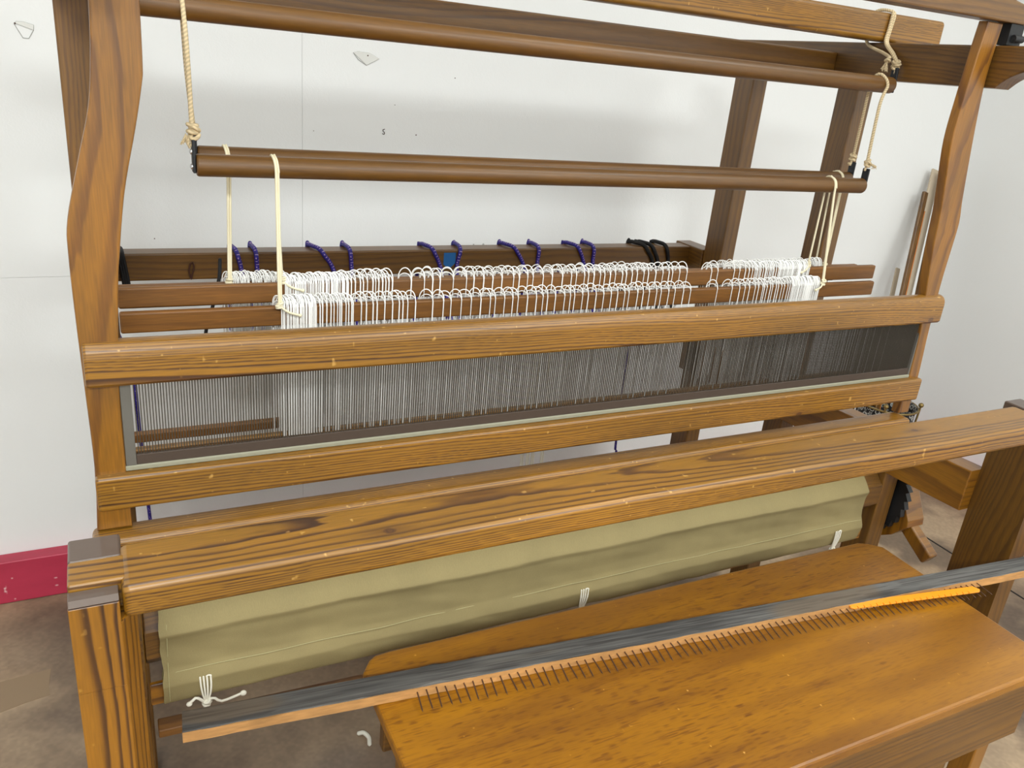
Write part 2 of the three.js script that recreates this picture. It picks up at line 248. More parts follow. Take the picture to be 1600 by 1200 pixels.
// ceiling light panels
for (const [x, d, power, label] of LAMPS) {
  const t = thing('ceiling_light', label, 'light', P(x, YC - 0.03, d), undefined);
  part('frame', [box(x - 0.62, x + 0.62, YC - 0.03, YC - 0.001, d - 0.32, d - 0.3), box(x - 0.62, x + 0.62, YC - 0.03, YC - 0.001, d + 0.3, d + 0.32), box(x - 0.62, x - 0.6, YC - 0.03, YC - 0.001, d - 0.3, d + 0.3), box(x + 0.6, x + 0.62, YC - 0.03, YC - 0.001, d - 0.3, d + 0.3)], M.lampWhite, t);
  part('diffuser', box(x - 0.6, x + 0.6, YC - 0.02, YC - 0.005, d - 0.3, d + 0.3), M.glow, t);
  const l = new THREE.RectAreaLight(0xf5faf8, power, 1.18, 0.58); l.position.copy(P(x, YC - 0.026, d)); l.rotation.x = -Math.PI / 2; l.name = numbered('panel_light'); scene.add(l);
}

// ---------------------------------------------------------------- loom frame
const XI = 1.437, XO = 1.482, LI = 0.020, LO = -0.025;
const loom = thing('floor_loom', 'large floor loom of varnished pine with front legs, posts, rails and cross beams', 'loom', P(0.73, -H, 1.2));
{
  const F = -H;
  // front legs: bridle joint at the top, chamfered inner front corner
  const legL = (s) => {
    const prof = [[-0.0525, 0.715], [-0.0097, 0.715], [0.0045, 0.738], [0.0045, 0.822], [-0.0525, 0.822]];
    if (s < 0) prof.splice(0, 5, [1.464, 0.72], [1.51, 0.72], [1.51, 0.822], [1.464, 0.822]);
    const X = s > 0 ? [-0.0525, 0.0045] : [1.464, 1.51];
    const leg = part('front_leg', [prism(prof, 'xz', F + 0.0005, -0.525, 0.002, 1, s > 0 ? 0.2 : 1.1, 0.06)], s > 0 ? M.stripe : M.brown, loom);
    if (s > 0) { part('leg_front_lip', beam(X[0] - 0.0002, -0.0096, -0.60, -0.5015, 0.7146, 0.7355, 1, 0.0012, 0.2, 0.06), M.stripe, leg); part('end_grain', prism([[0.7168, -0.5014], [0.7355, -0.5014], [0.7355, -0.4965], [0.7215, -0.4965]], 'zy', X[0], -0.0097, 0.0008, 1), M.endgrain, leg); }
    part('leg_back_block', beam(X[0], s > 0 ? -0.0045 : X[1], -0.5245, -0.491, 0.779, 0.821, 1, 0.003), M.endgrain, leg);
    if (s < 0) part('leg_front_lip', beam(1.4665, X[1], -0.5245, -0.4985, 0.7205, 0.7355, 1, 0.003), M.endgrain, leg);
  };
  legL(1); legL(-1);
  // breast beam: full section between the legs, lapped over them
  part('breast_beam', [beam(-0.0070, 1.452, -0.525, -0.4885, 0.716, 0.797, 0, 0.008, 0.1, 0.1), beam(-0.0525, 0.0, -0.524, -0.490, 0.7365, 0.778, 0, 0.003, 0.1, 0.1), beam(1.44, 1.5095, -0.524, -0.490, 0.7365, 0.778, 0, 0.003, 0.1, 0.1)], M.beam, loom, 'thick worn pine breast beam across the front legs');
  part('knee_beam', beam(-0.037, 1.462, -0.640, -0.6, 0.985, 1.031, 0, 0.009, 0.5, 0.3), M.beam, loom);
  for (const [a, b] of [[LO, 0.0115], [XI, XO]]) part('short_post', beam(a, b, F + 0.0005, -0.640, 0.99, 1.052, 1, 0.004), M.brown, loom);
  for (const [a, b] of [[LO, LI], [XI, XO]]) {
    part('middle_post', beam(a, b, F + 0.0005, 0.034, 1.295, 1.352, 1, 0.004), M.brown, loom);
    part('rear_post', beam(a, b, F + 0.0005, 0.034, 1.6135, 1.682, 1, 0.004), M.brown, loom);
    const og = [[1.69, 0.034], [1.0, 0.0365], ...smooth([[0.99, 0.046], [0.975, 0.0565], [0.953, 0.0655], [0.915, 0.075], [0.86, 0.079]], 14), [0.845, 0.085], [0.845, 0.104], [0.855, 0.107], [1.69, 0.104]];
    part('top_rail', prism(og, 'zy', a, b, 0.003, 2), M.brown, loom);
    part('lower_rail', prism([[0.8225, -0.634], [1.70, -0.668], [1.70, -0.752], [0.8225, -0.719]], 'zy', a < 0.5 ? LO - 0.005 : a, a < 0.5 ? 0.008 : b, 0.002, 2), a < 0.5 ? M.brown : M.arm, loom);
  }
  part('rear_cross_beam', beam(LI, XI, 0.028, 0.0845, 1.371, 1.408, 0, 0.004), M.brown, loom);
  part('back_beam', beam(LO, XI + 0.01, -0.471, -0.4155, 1.736, 1.785, 0, 0.004), M.brown, loom);
  for (const [a, b] of [[LO, LI], [XI - 0.003, XO]]) part('beam_bracket', beam(a, b, -0.4745, -0.4125, 1.683, 1.80, 2, 0.003), M.brown, loom);
  part('lower_cross_beam', beam(LI, XI, -1.16, -1.07, 1.63, 1.67, 0, 0.004), M.brown, loom);
}

// ---------------------------------------------------------------- beater
const beater = thing('beater', 'hanging loom beater with two curved side arms and long grooved pine cap and race', 'beater', P(0.73, -0.62, 1.02));
{
  const inner = [[0.061, 0.141], [0.061, 0.0255], [0.060, -0.0368], [0.058, -0.0563], [0.0484, -0.103], [0.0325, -0.1722], [0.0219, -0.2443], [0.0177, -0.2818], [0.0105, -0.38], [0.0083, -0.4425], [0.0088, -0.5128], [0.0100, -0.5985]];
  const outer = [[-0.0306, -0.5985], [-0.0262, -0.5121], [-0.0279, -0.3971], [-0.0294, -0.3179], [-0.0297, -0.2435], [-0.027, -0.2044], [-0.0105, -0.139], [0.0035, -0.0857], [0.0095, -0.04], [0.013, 0.02], [0.016, 0.141]];
  part('arm', prism([...smooth(inner, 50), ...smooth(outer, 50)], 'xy', 1.012, 1.031, 0.002, 1, 0.3, 0.1), M.arm, beater);
  const ri = [[1.392, 0.141], [1.388, 0.0875], [1.3845, 0.0192], [1.3835, -0.0569], [1.3985, -0.1354], [1.408, -0.19], [1.4145, -0.25], [1.426, -0.3171], [1.447, -0.42], [1.4515, -0.5122], [1.4515, -0.5985]];
  const ro = [[1.482, -0.5985], [1.4809, -0.5141], [1.473, -0.42], [1.4684, -0.3185], [1.4703, -0.2242], [1.4681, -0.1937], [1.4594, -0.1578], [1.4414, -0.0542], [1.431, 0.02], [1.4284, 0.0648], [1.4325, 0.141]];
  part('arm', prism([...smooth(ri, 50), ...smooth(ro, 50)], 'xy', 1.012, 1.031, 0.002, 1, 0.9, 0.25), M.arm, beater);
  // cap: big round-over on the front top edge
  const cap = [[1.0, -0.396], [1.003, -0.3995], [1.026, -0.3995], [1.026, -0.347], [1.02, -0.3455], ...smooth([[1.016, -0.3455], [1.008, -0.3475], [1.002, -0.354], [1.0, -0.364]], 8)];
  part('cap', prism(cap, 'zy', -0.0265, 1.4815, 0.004, 0, 0.05, 0.0), M.beam, beater);
  part('race', beam(-0.027, 1.4815, -0.5665, -0.5195, 1.0, 1.047, 0, 0.005, 0.35, 0.17), M.beam, beater);
  part('rocker_beam', prism([[-0.115, 0.1425], [1.57, 0.1425], [1.57, 0.156], [1.435, 0.178], [1.42, 0.185], [0.03, 0.185], [-0.115, 0.160]], 'xy', 1.0, 1.037, 0.003, 0), M.brown, beater);
  for (const x of [-0.0025, 1.4595]) { const b = part('pivot_bracket', [box(x - 0.016, x + 0.02, 0.1085, 0.142, 1.004, 1.032)], M.gearblack, beater); part('pivot_pin', new THREE.CylinderGeometry(0.006, 0.006, 0.024, 14).rotateZ(Math.PI / 2).translate(x + 0.004, 0.119 + H, -1.0), M.gearblack, b); }
}
// ---------------------------------------------------------------- reed
{
  const reed = thing('reed', 'long steel weaving reed of upright dents held between the beater cap and race', 'reed', P(0.73, -0.519, 1.017));
  const dent = new THREE.BoxGeometry(0.00115, 0.155, 0.0017), o = ORG.get(reed), pitch = 0.00337, x0 = 0.0245, n = 424, rest = [];
  for (let i = 0; i < n; i++) {
    const x = x0 + i * pitch + rr(-0.00012, 0.00012), y = -0.4365 + H;
    if (x > 1.4465) break;
    if (i < 296) { const m = finish(new THREE.Mesh(dent, M.steel)); m.name = 'dent'; m.position.set(x - o.x, y - o.y, -1.017 - o.z); reed.add(m); }
    else rest.push(dent.clone().translate(x, y, -1.017));
  }
  part('dents_far', rest, M.steel, reed).userData.kind = 'stuff';
  for (const [a, b] of [[0.0092, 0.0215], [1.4475, 1.453]]) part('end_bar', beam(a, b, -0.5125, -0.37, 1.0135, 1.0205, 1, 0.001), M.endbar, reed);
  part('lower_band', beam(0.0215, 1.4475, -0.5125, -0.4985, 1.0145, 1.0195, 0, 0.0008), M.pitch, reed);
  part('paper_binding', beam(0.0075, 1.453, -0.5195, -0.5122, 1.0125, 1.0215, 0, 0.002), M.paper, reed, 'pale paper binding under the dents');
}

// ---------------------------------------------------------------- support beam and rollers
single('support_beam', beam(-0.13, 1.605, 0.1075, 0.1605, 1.26, 1.30, 0, 0.008, 0.4, 0.28), M.beam, 'loose pine beam lying across the top rails carrying the roller rope', 'beam');
function roller(name, label, x0, x1, y, d, r) { const t = thing(name, label, 'roller', P((x0 + x1) / 2, y - r, d)); part('pole', woodUV(cyl(x0, x1, y, d, r), 0, rr(0, 2), rr(0, .4)), M.roller, t); return t; }
function strap(t, x, y0, y1, d, s) {
  part('strap', beam(x, x + 0.004, y0, y1, d - 0.008, d + 0.008, 1, 0.0015), M.strap, t, 'black metal strap');
  for (const k of [0.3, 0.75]) { const g = new THREE.SphereGeometry(0.0042, 12, 8).scale(0.7, 1, 1).translate(s < 0 ? x : x + 0.004, y0 + (y1 - y0) * (k - 0.12) + H, -d); part('bolt', g, M.chrome, t); }
}
const up = roller('upper_roller', 'single thick wooden roller hanging highest, under the support beam', 0.045, 1.416, 0.0272, 1.2, 0.0152);
strap(up, 1.4162, 0.014, 0.060, 1.2, 1); strap(up, 0.0408, 0.014, 0.060, 1.2, -1);
const lf = roller('lower_roller', 'front one of the two lower wooden rollers, nearer the beater', 0.1237, 1.351, -0.1603, 1.155, 0.0145);
strap(lf, 0.1193, -0.170, -0.128, 1.155, -1); strap(lf, 1.3512, -0.170, -0.127, 1.155, 1);
const lr = roller('lower_roller', 'rear one of the two lower wooden rollers, nearer the wall', 0.1357, 1.412, -0.1603, 1.245, 0.0145);
strap(lr, 0.1313, -0.170, -0.128, 1.245, -1); strap(lr, 1.4122, -0.170, -0.125, 1.245, 1);
// ropes
function ropeThing(name, label, parts, mat, group, cat = 'rope') { return single(name, parts, mat, label, cat, group); }
const fray = (x, y, d, n, len) => Array.from({ length: n }, () => { const a = rr(-1, 1) * 0.006, b = rr(-1, 1) * 0.005; return tubeP([[x, y, d], [x + a * .6, y - len * .5, d + b * .6], [x + a * 1.3, y - len * rr(.8, 1.1), d + b]], 0.0006, 4, 5); });
ropeThing('roller_rope', 'cream rope looped over right end of the support beam with a frayed knot', [
  tubeP([[1.4275, 0.066, 1.204], [1.4285, 0.085, 1.222], [1.438, 0.106, 1.252], [1.442, 0.13, 1.2555], [1.444, 0.158, 1.2555], [1.440, 0.1645, 1.268], [1.4385, 0.165, 1.29], [1.4385, 0.155, 1.3045], [1.436, 0.12, 1.305], [1.43, 0.1, 1.29], [1.418, 0.086, 1.24], [1.404, 0.078, 1.21], [1.392, 0.074, 1.2]], 0.0032),
  tubeP([[1.4225, 0.068, 1.203], [1.4235, 0.085, 1.222], [1.433, 0.106, 1.252], [1.4375, 0.13, 1.2555], [1.439, 0.158, 1.2555]], 0.003),
  ...knot(1.4225, 0.0655, 1.203, 0.0062, 0.0028, 3), tubeP([[1.42, 0.068, 1.202], [1.4185, 0.055, 1.2], [1.4185, 0.049, 1.2]], 0.0026), ...knot(1.391, 0.072, 1.2, 0.0045, 0.0024, 2), ...fray(1.388, 0.072, 1.199, 26, 0.02)], M.rope);
ropeThing('roller_rope', 'cream rope looped over left end of the support beam behind the left beater arm', [
  tubeP([[0.043, 0.060, 1.2], [0.04, 0.085, 1.222], [0.038, 0.106, 1.252], [0.037, 0.158, 1.2555], [0.037, 0.1645, 1.268], [0.037, 0.165, 1.29], [0.037, 0.155, 1.3045], [0.038, 0.12, 1.305], [0.04, 0.1, 1.28], [0.043, 0.07, 1.205]], 0.0032), ...knot(0.043, 0.0655, 1.203, 0.006, 0.0028, 3)], M.rope);
ropeThing('sling_rope', 'cream rope over left end of the upper roller, knotted at the lower rollers', [
  tubeP([[0.1213, -0.122, 1.157], [0.1211, -0.06, 1.162], [0.121, -0.01, 1.172], [0.1205, 0.02, 1.1815], [0.12, 0.0375, 1.187], [0.12, 0.0457, 1.2], [0.121, 0.0375, 1.213], [0.1225, 0.02, 1.2185], [0.126, -0.05, 1.232], [0.1325, -0.125, 1.243]], 0.0030),
  ...knot(0.1225, -0.117, 1.156, 0.0058, 0.0027, 4), tubeP([[0.1205, -0.123, 1.155], [0.1155, -0.13, 1.154], [0.117, -0.138, 1.154], [0.1215, -0.131, 1.155]], 0.0022), ...fray(0.113, -0.1215, 1.154, 14, 0.012), ...knot(0.1325, -0.125, 1.243, 0.005, 0.0025, 2)], M.rope);
ropeThing('sling_rope', 'cream rope over right end of the upper roller, with two knots below', [
  tubeP([[1.3515, -0.117, 1.156], [1.3545, -0.06, 1.161], [1.366, -0.01, 1.172], [1.3785, 0.012, 1.179], [1.386, 0.025, 1.1813], [1.384, 0.0375, 1.187], [1.379, 0.0457, 1.2], [1.379, 0.0375, 1.213], [1.381, 0.02, 1.2185], [1.394, -0.05, 1.230], [1.4095, -0.115, 1.244]], 0.0030),
  ...knot(1.3505, -0.117, 1.155, 0.0048, 0.0025, 3), tubeP([[1.353, -0.118, 1.154], [1.359, -0.119, 1.153], [1.372, -0.123, 1.152]], 0.0024), tubeP([[1.349, -0.12, 1.154], [1.348, -0.13, 1.154]], 0.0022), ...fray(1.371, -0.1215, 1.152, 6, 0.006),
  ...knot(1.409, -0.116, 1.243, 0.0052, 0.0026, 3), tubeP([[1.406, -0.121, 1.242], [1.402, -0.131, 1.241], [1.398, -0.128, 1.241]], 0.0024)], M.rope);

// ---------------------------------------------------------------- heddle shafts
function heddleGeo(top, d0, d1, low, w, h, gap) {            // one string heddle at x = 0: front strand, loop arching over the bar, back strand
  const f = d0 - 0.0012, b = d1 + 0.0012, arc = (ww, hh, y0, x0) => { const o = []; for (let k = 0; k <= 10; k++) { const a = k / 10 * Math.PI; o.push([x0 - ww / 2 + ww / 2 * Math.cos(a), y0 + hh * Math.sin(a) ** 0.75, f + (b - f) * k / 10]); } return o; };
  return [tubeP([[0, low, f], [0, top - 0.001, f]], 0.0007, 5, 1), tubeP([[-w, top - 0.001, b], [-w, low, b]], 0.0007, 5, 1), tubeP(arc(w, h, top - 0.001, 0), 0.0009, 5, 18),
    tubeP([[gap, low, f], [gap * 0.3, top - 0.0025, f]], 0.0007, 4, 1), tubeP(arc(w * 0.93, h * 0.62, top - 0.0025, gap * 0.3), 0.0008, 4, 16)];
}
function shaft(label, x0, x1, top, d, low, spots, o = {}) {                  // spots: [x, loop width]
  const hgt = 0.0285, th = 0.012, t = thing('heddle_shaft', label, 'heddle shaft', P((x0 + x1) / 2, low - 0.014, d + th / 2));
  part('top_bar', beam(x0, x1, top - hgt, top, d, d + th, 0, 0.003), M.shaft, t);
  part('bottom_bar', beam(o.bx0 ?? x0 + 0.005, o.bx1 ?? x1, low - 0.012, low + 0.003, d, d + th, 0, 0.003), o.bottom ?? M.shaft, t);
  const org = ORG.get(t), vars = [];
  for (let k = 0; k < 20; k++) { const wide = k >= 10, g = merge(heddleGeo(top, d, d + th, low, wide ? rr(0.013, 0.019) : rr(0.009, 0.013), wide ? rr(0.013, 0.019) : rr(0.011, 0.018), rr(-0.0028, 0.0028))); g.translate(0, -org.y, -org.z); vars.push(g); }
  for (const [x, wide] of spots) { const m = finish(new THREE.Mesh(vars[Math.floor(rnd() * 10) + (wide ? 10 : 0)], M.white)); m.name = 'heddle'; m.position.x = x - org.x; t.add(m); }
  return t;
}
function spread(list) { const out = []; for (const [a, b, step] of list) for (let x = a; x < b; x += step * rr(0.6, 1.4)) out.push([x, step > 0.0055]); return out; }
shaft('front heddle shaft bar directly behind the beater cap, set lowest, with white string heddles', 0.018, 1.432, -0.3500, 1.133, -0.552, spread([[0.226, 0.275, 0.0022], [0.275, 0.33, 0.0045], [0.33, 0.43, 0.0095], [0.455, 0.955, 0.0135], [1.015, 1.022, 0.006], [1.05, 1.13, 0.013], [1.13, 1.20, 0.0066], [1.20, 1.277, 0.0026]]), { bottom: M.beam });
shaft('second heddle shaft bar from the front, set higher, with white string heddles', 0.018, 1.4615, -0.3245, 1.163, -0.542, spread([[0.238, 0.33, 0.0026], [0.33, 0.40, 0.0065], [0.43, 0.68, 0.0165], [0.70, 0.97, 0.0125], [1.02, 1.04, 0.012], [1.075, 1.12, 0.013], [1.12, 1.19, 0.0046], [1.19, 1.270, 0.0026]]), { bx1: 0.235 });
shaft('third heddle shaft bar from the front, seen just above the second one', 0.020, 1.464, -0.3345, 1.21, -0.615, spread([[0.170, 0.25, 0.0034], [0.47, 0.92, 0.02], [1.09, 1.2, 0.0052], [1.2, 1.355, 0.0042]]));
shaft('rearmost heddle shaft bar, nearest the back beam and mostly hidden', 0.020, 1.44, -0.3500, 1.245, -0.635, spread([[0.18, 0.27, 0.004], [0.5, 0.95, 0.03], [1.1, 1.38, 0.006]]));
// cords that carry the shafts from the lower rollers
function shaftCord(label, d, r, y, front, back, tail) {       // front / back: [x at roller, x at shaft, y, depth]
  const f = d - r - 0.0013, b = d + r + 0.0013, x = front[0];
  const g = [tubeP([[front[1], front[2], front[3]], [front[0] + (front[1] - front[0]) * 0.12, y - 0.03, f + (front[3] - f) * .1], [x, y - 0.004, f], [x - 0.001, y + r * 0.7, f + r * 0.3], [x - 0.0025, y + r + 0.0013, d], [x - 0.001, y + r * 0.7, b - r * 0.3], [back[0], y - 0.004, b], [back[1], back[2], back[3]]], 0.0019, 7, 120),
    tubeP([[front[1] + 0.003, front[2], front[3]], [x + 0.003, y - 0.02, f], [x + 0.0032, y - 0.004, f - 0.0005], [x + 0.0022, y + r * 0.7, f + r * 0.3], [x + 0.001, y + r + 0.0018, d]], 0.0016, 6, 60)];
  for (const s of [front, back]) { g.push(...knot(s[1], s[2], s[3] - 0.002, 0.0036, 0.0019, 3)); g.push(tubeP([[s[1], s[2], s[3] - 0.003], [s[1] + tail * 0.012, s[2] - 0.009, s[3] - 0.006], [s[1] + tail * 0.028, s[2] - 0.0145, s[3] - 0.006]], 0.0018, 6)); const e = P(s[1] + tail * 0.028, s[2] - 0.0145, s[3] - 0.006); g.push(new THREE.SphereGeometry(0.0028, 8, 6).translate(e.x, e.y, e.z)); }
  return single('shaft_cord', g, M.cord, label, 'cord');
}
shaftCord('cream cord over left end of the front lower roller holding heddle shafts', 1.155, 0.0145, -0.1603, [0.2225, 0.2225, -0.347, 1.130], [0.2275, 0.2345, -0.321, 1.167], 1);
shaftCord('cream cord over right end of the front lower roller holding heddle shafts', 1.155, 0.0145, -0.1603, [1.2625, 1.2775, -0.345, 1.130], [1.272, 1.268, -0.319, 1.167], -0.7);
shaftCord('cream cord over left end of the rear lower roller holding heddle shafts', 1.245, 0.0145, -0.1603, [0.1735, 0.1665, -0.331, 1.207], [0.178, 0.1735, -0.342, 1.25], 0.8);
shaftCord('cream cord over right end of the rear lower roller holding heddle shafts', 1.245, 0.0145, -0.1603, [1.3785, 1.357, -0.331, 1.207], [1.383, 1.379, -0.345, 1.25], -0.7);

// ---------------------------------------------------------------- cords and tape on the back beam
const bt = -0.4155, bf = 1.736, bk = 1.785;
function backCord(name, label, xt, xf, r, mat, group, end) {
  const e = end ?? xf + (xf - xt) * 1.2;
  return single(name, tubeP([[xt - 0.002, -0.6, bk + r * 1.3], [xt - 0.001, bt - 0.01, bk + r * 1.1], [xt, bt + r * 0.8, bk - 0.002], [xt + (xf - xt) * .12, bt + r * 1.25, (bf + bk) / 2], [xt + (xf - xt) * .3, bt + r * 0.9, bf + 0.004], [xt + (xf - xt) * 0.5, bt - 0.008, bf - r * 1.05], [xf, -0.464, bf - r * 1.2], [e, -0.575, bf - 0.055], [e, -0.604, 1.664]], r, 8, 90), mat, label, 'cord', group);
}
const PC = [[0.2488, 0.2638], [0.2906, 0.2947], [0.4122, 0.457], [0.4887, 0.4954], [0.6709, 0.7058], [0.7563, 0.7444], [0.8771, 0.9227], [0.9584, 0.9582], [1.0576, 1.0933], [1.1135, 1.118]];
const ords = ['first', 'second', 'third', 'fourth', 'fifth', 'sixth', 'seventh', 'eighth', 'ninth', 'tenth'];
PC.forEach(([a, b], i) => backCord('purple_cord', `purple flecked cord looped over the back beam, ${ords[i]} of the ten from the left`, a * 1.009, b * 1.009, 0.0048, M.purple, 'purple cords over the back beam', b * 1.009 + (b - a) * 0.4));
[[1.2604, 1.3074], [1.2853, 1.324], [1.3357, 1.3581]].forEach(([a, b], i) => backCord('black_cord', `black cord over right end of the back beam, ${['left', 'middle', 'right'][i]} one of three`, a * 1.006, b * 1.006, 0.0052, M.black, 'black cords at the right end of the back beam', b + 0.004));
single('black_cord', [0, 1, 2].map((k) => tubeP([[0.0345 + k * .003, -0.4145, 1.787], [0.036 + k * .003, bt + 0.004, 1.76], [0.0365 + k * .003, bt, bf - 0.003], [0.038 + k * 0.0038, -0.44, bf - 0.006], [0.041 + k * 0.0042, -0.474, bf - 0.006], [0.042 + k * 0.004, -0.495 - k * .004, bf - 0.012]], 0.0036)), M.black, 'black cord wrapped round the left end of the back beam beside the left arm', 'cord');
single('cord_loop', tubeP([[0.1655, -0.466, bf - 0.003], [0.1625, -0.452, bf - 0.0035], [0.1655, -0.437, bf - 0.0035], [0.1705, -0.4335, bf - 0.0035], [0.172, -0.445, bf - 0.0035], [0.168, -0.459, bf - 0.0035], [0.1665, -0.468, bf - 0.003]], 0.0017), M.leather, 'small dark leather loop hanging on the front of the back beam near its left end', 'loop');
single('painter_tape', prism([[0.7185, -0.4225], [0.7485, -0.4225], [0.7485, -0.447], [0.7345, -0.460], [0.7305, -0.459], [0.7185, -0.45]], 'xy', bf - 0.0012, bf - 0.0002, 0.0002), M.tape, 'piece of blue tape stuck on the front of the back beam', 'tape');
single('back_rod', cyl(0.1, 1.42, -0.612, 1.657, 0.008), M.shaft, 'thin round rod tied in the cords below the back beam, hidden behind the beater cap', 'rod');
single('treadle_cord', tubeP([[0.208, -0.40, 1.615], [0.2026, -0.4351, 1.6], [0.1875, -0.4943, 1.6], [0.1751, -0.5365, 1.6], [0.17, -0.60, 1.6], [0.168, -0.62, 1.6]], 0.0034), M.black, 'dark cord hanging behind the left ends of the heddle shafts', 'cord');
// treadle cords that show below and through the reed
single('treadle_cord', tubeP([[-0.004, -0.40, 1.62], [0.012, -0.5, 1.61], [0.0395, -0.6, 1.60], [0.0424, -0.6516, 1.6], [0.0441, -0.7584, 1.6], [0.0490, -0.92, 1.6], [0.056, -1.1, 1.6]], 0.0034), M.purple, 'dark purple cord hanging straight down at the left behind the reed', 'cord');
single('treadle_cord', tubeP([[1.176, -0.6, 1.6], [1.1865, -0.9053, 1.6], [1.1925, -0.9402, 1.6], [1.2, -1.1, 1.6]], 0.0032), M.purple, 'dark purple cord hanging below the race towards the right', 'cord');
[0.848, 0.863, 0.876, 0.902].forEach((x, i) => single('warp_string', [tubeP([[x * .99, -0.57, 1.5], [x, -0.86, 1.5], [x + 0.004, -0.95, 1.51]], 0.0022), tubeP([[x * .99 + .003, -0.57, 1.5], [x + 0.005, -0.86, 1.5], [x + 0.006, -0.93, 1.51]], 0.0017)], M.tie, `white string hanging below the race near the middle, ${ords[i]} of four from the left`, 'string', 'white strings hanging below the race'));

// ---------------------------------------------------------------- cloth beam, apron, rods
{
  const t = thing('cloth_beam', 'octagonal wooden cloth beam behind the breast beam with black ratchet wheel at right', 'cloth beam', P(0.73, -0.84, 1.042));
  const oc = [], c = [1.042, -0.775], R = 0.0565; for (let k = 0; k < 8; k++) { const a = (k + 0.5) * Math.PI / 4; oc.push([c[0] + R * Math.cos(a), c[1] + R * Math.sin(a)]); }
  part('roller_body', prism(oc, 'zy', 0.0118, 1.4368, 0.002, 0), M.brown, t);
  part('axle', cyl(1.4365, 1.60, c[1], c[0], 0.016), M.brown, t);
  // ratchet wheel outside the right post: toothed disc, hub block and handle
  const teeth = []; const N = 34, Ro = 0.112; const rc = [1.072, -0.79];
  for (let k = 0; k < N; k++) { const a = k / N * Math.PI * 2; teeth.push([rc[0] + (Ro - 0.008) * Math.cos(a), rc[1] + (Ro - 0.008) * Math.sin(a)], [rc[0] + Ro * Math.cos(a + 0.15), rc[1] + Ro * Math.sin(a + 0.15)]); }
  part('ratchet_wheel', prism(teeth, 'zy', 1.490, 1.503, 0.0006, 0), M.gearblack, t, 'black toothed wheel');
  const hub = [[1.09, -0.72], [0.992, -0.765], [0.955, -0.833], [0.953, -0.848], [0.985, -0.884], [1.012, -0.902], [1.09, -0.90]];
  part('hub_block', prism(hub, 'zy', 1.5035, 1.555, 0.002, 0), M.arm, t);
  const hd = new RoundedBoxGeometry(0.026, 0.12, 0.032, 2, 0.005); hd.rotateX(-1.0); const hp = P(1.532, -0.868, 0.952); hd.translate(hp.x, hp.y, hp.z);
  part('handle', woodUV(hd, 1, 0.7, 0.1), M.arm, t);
}
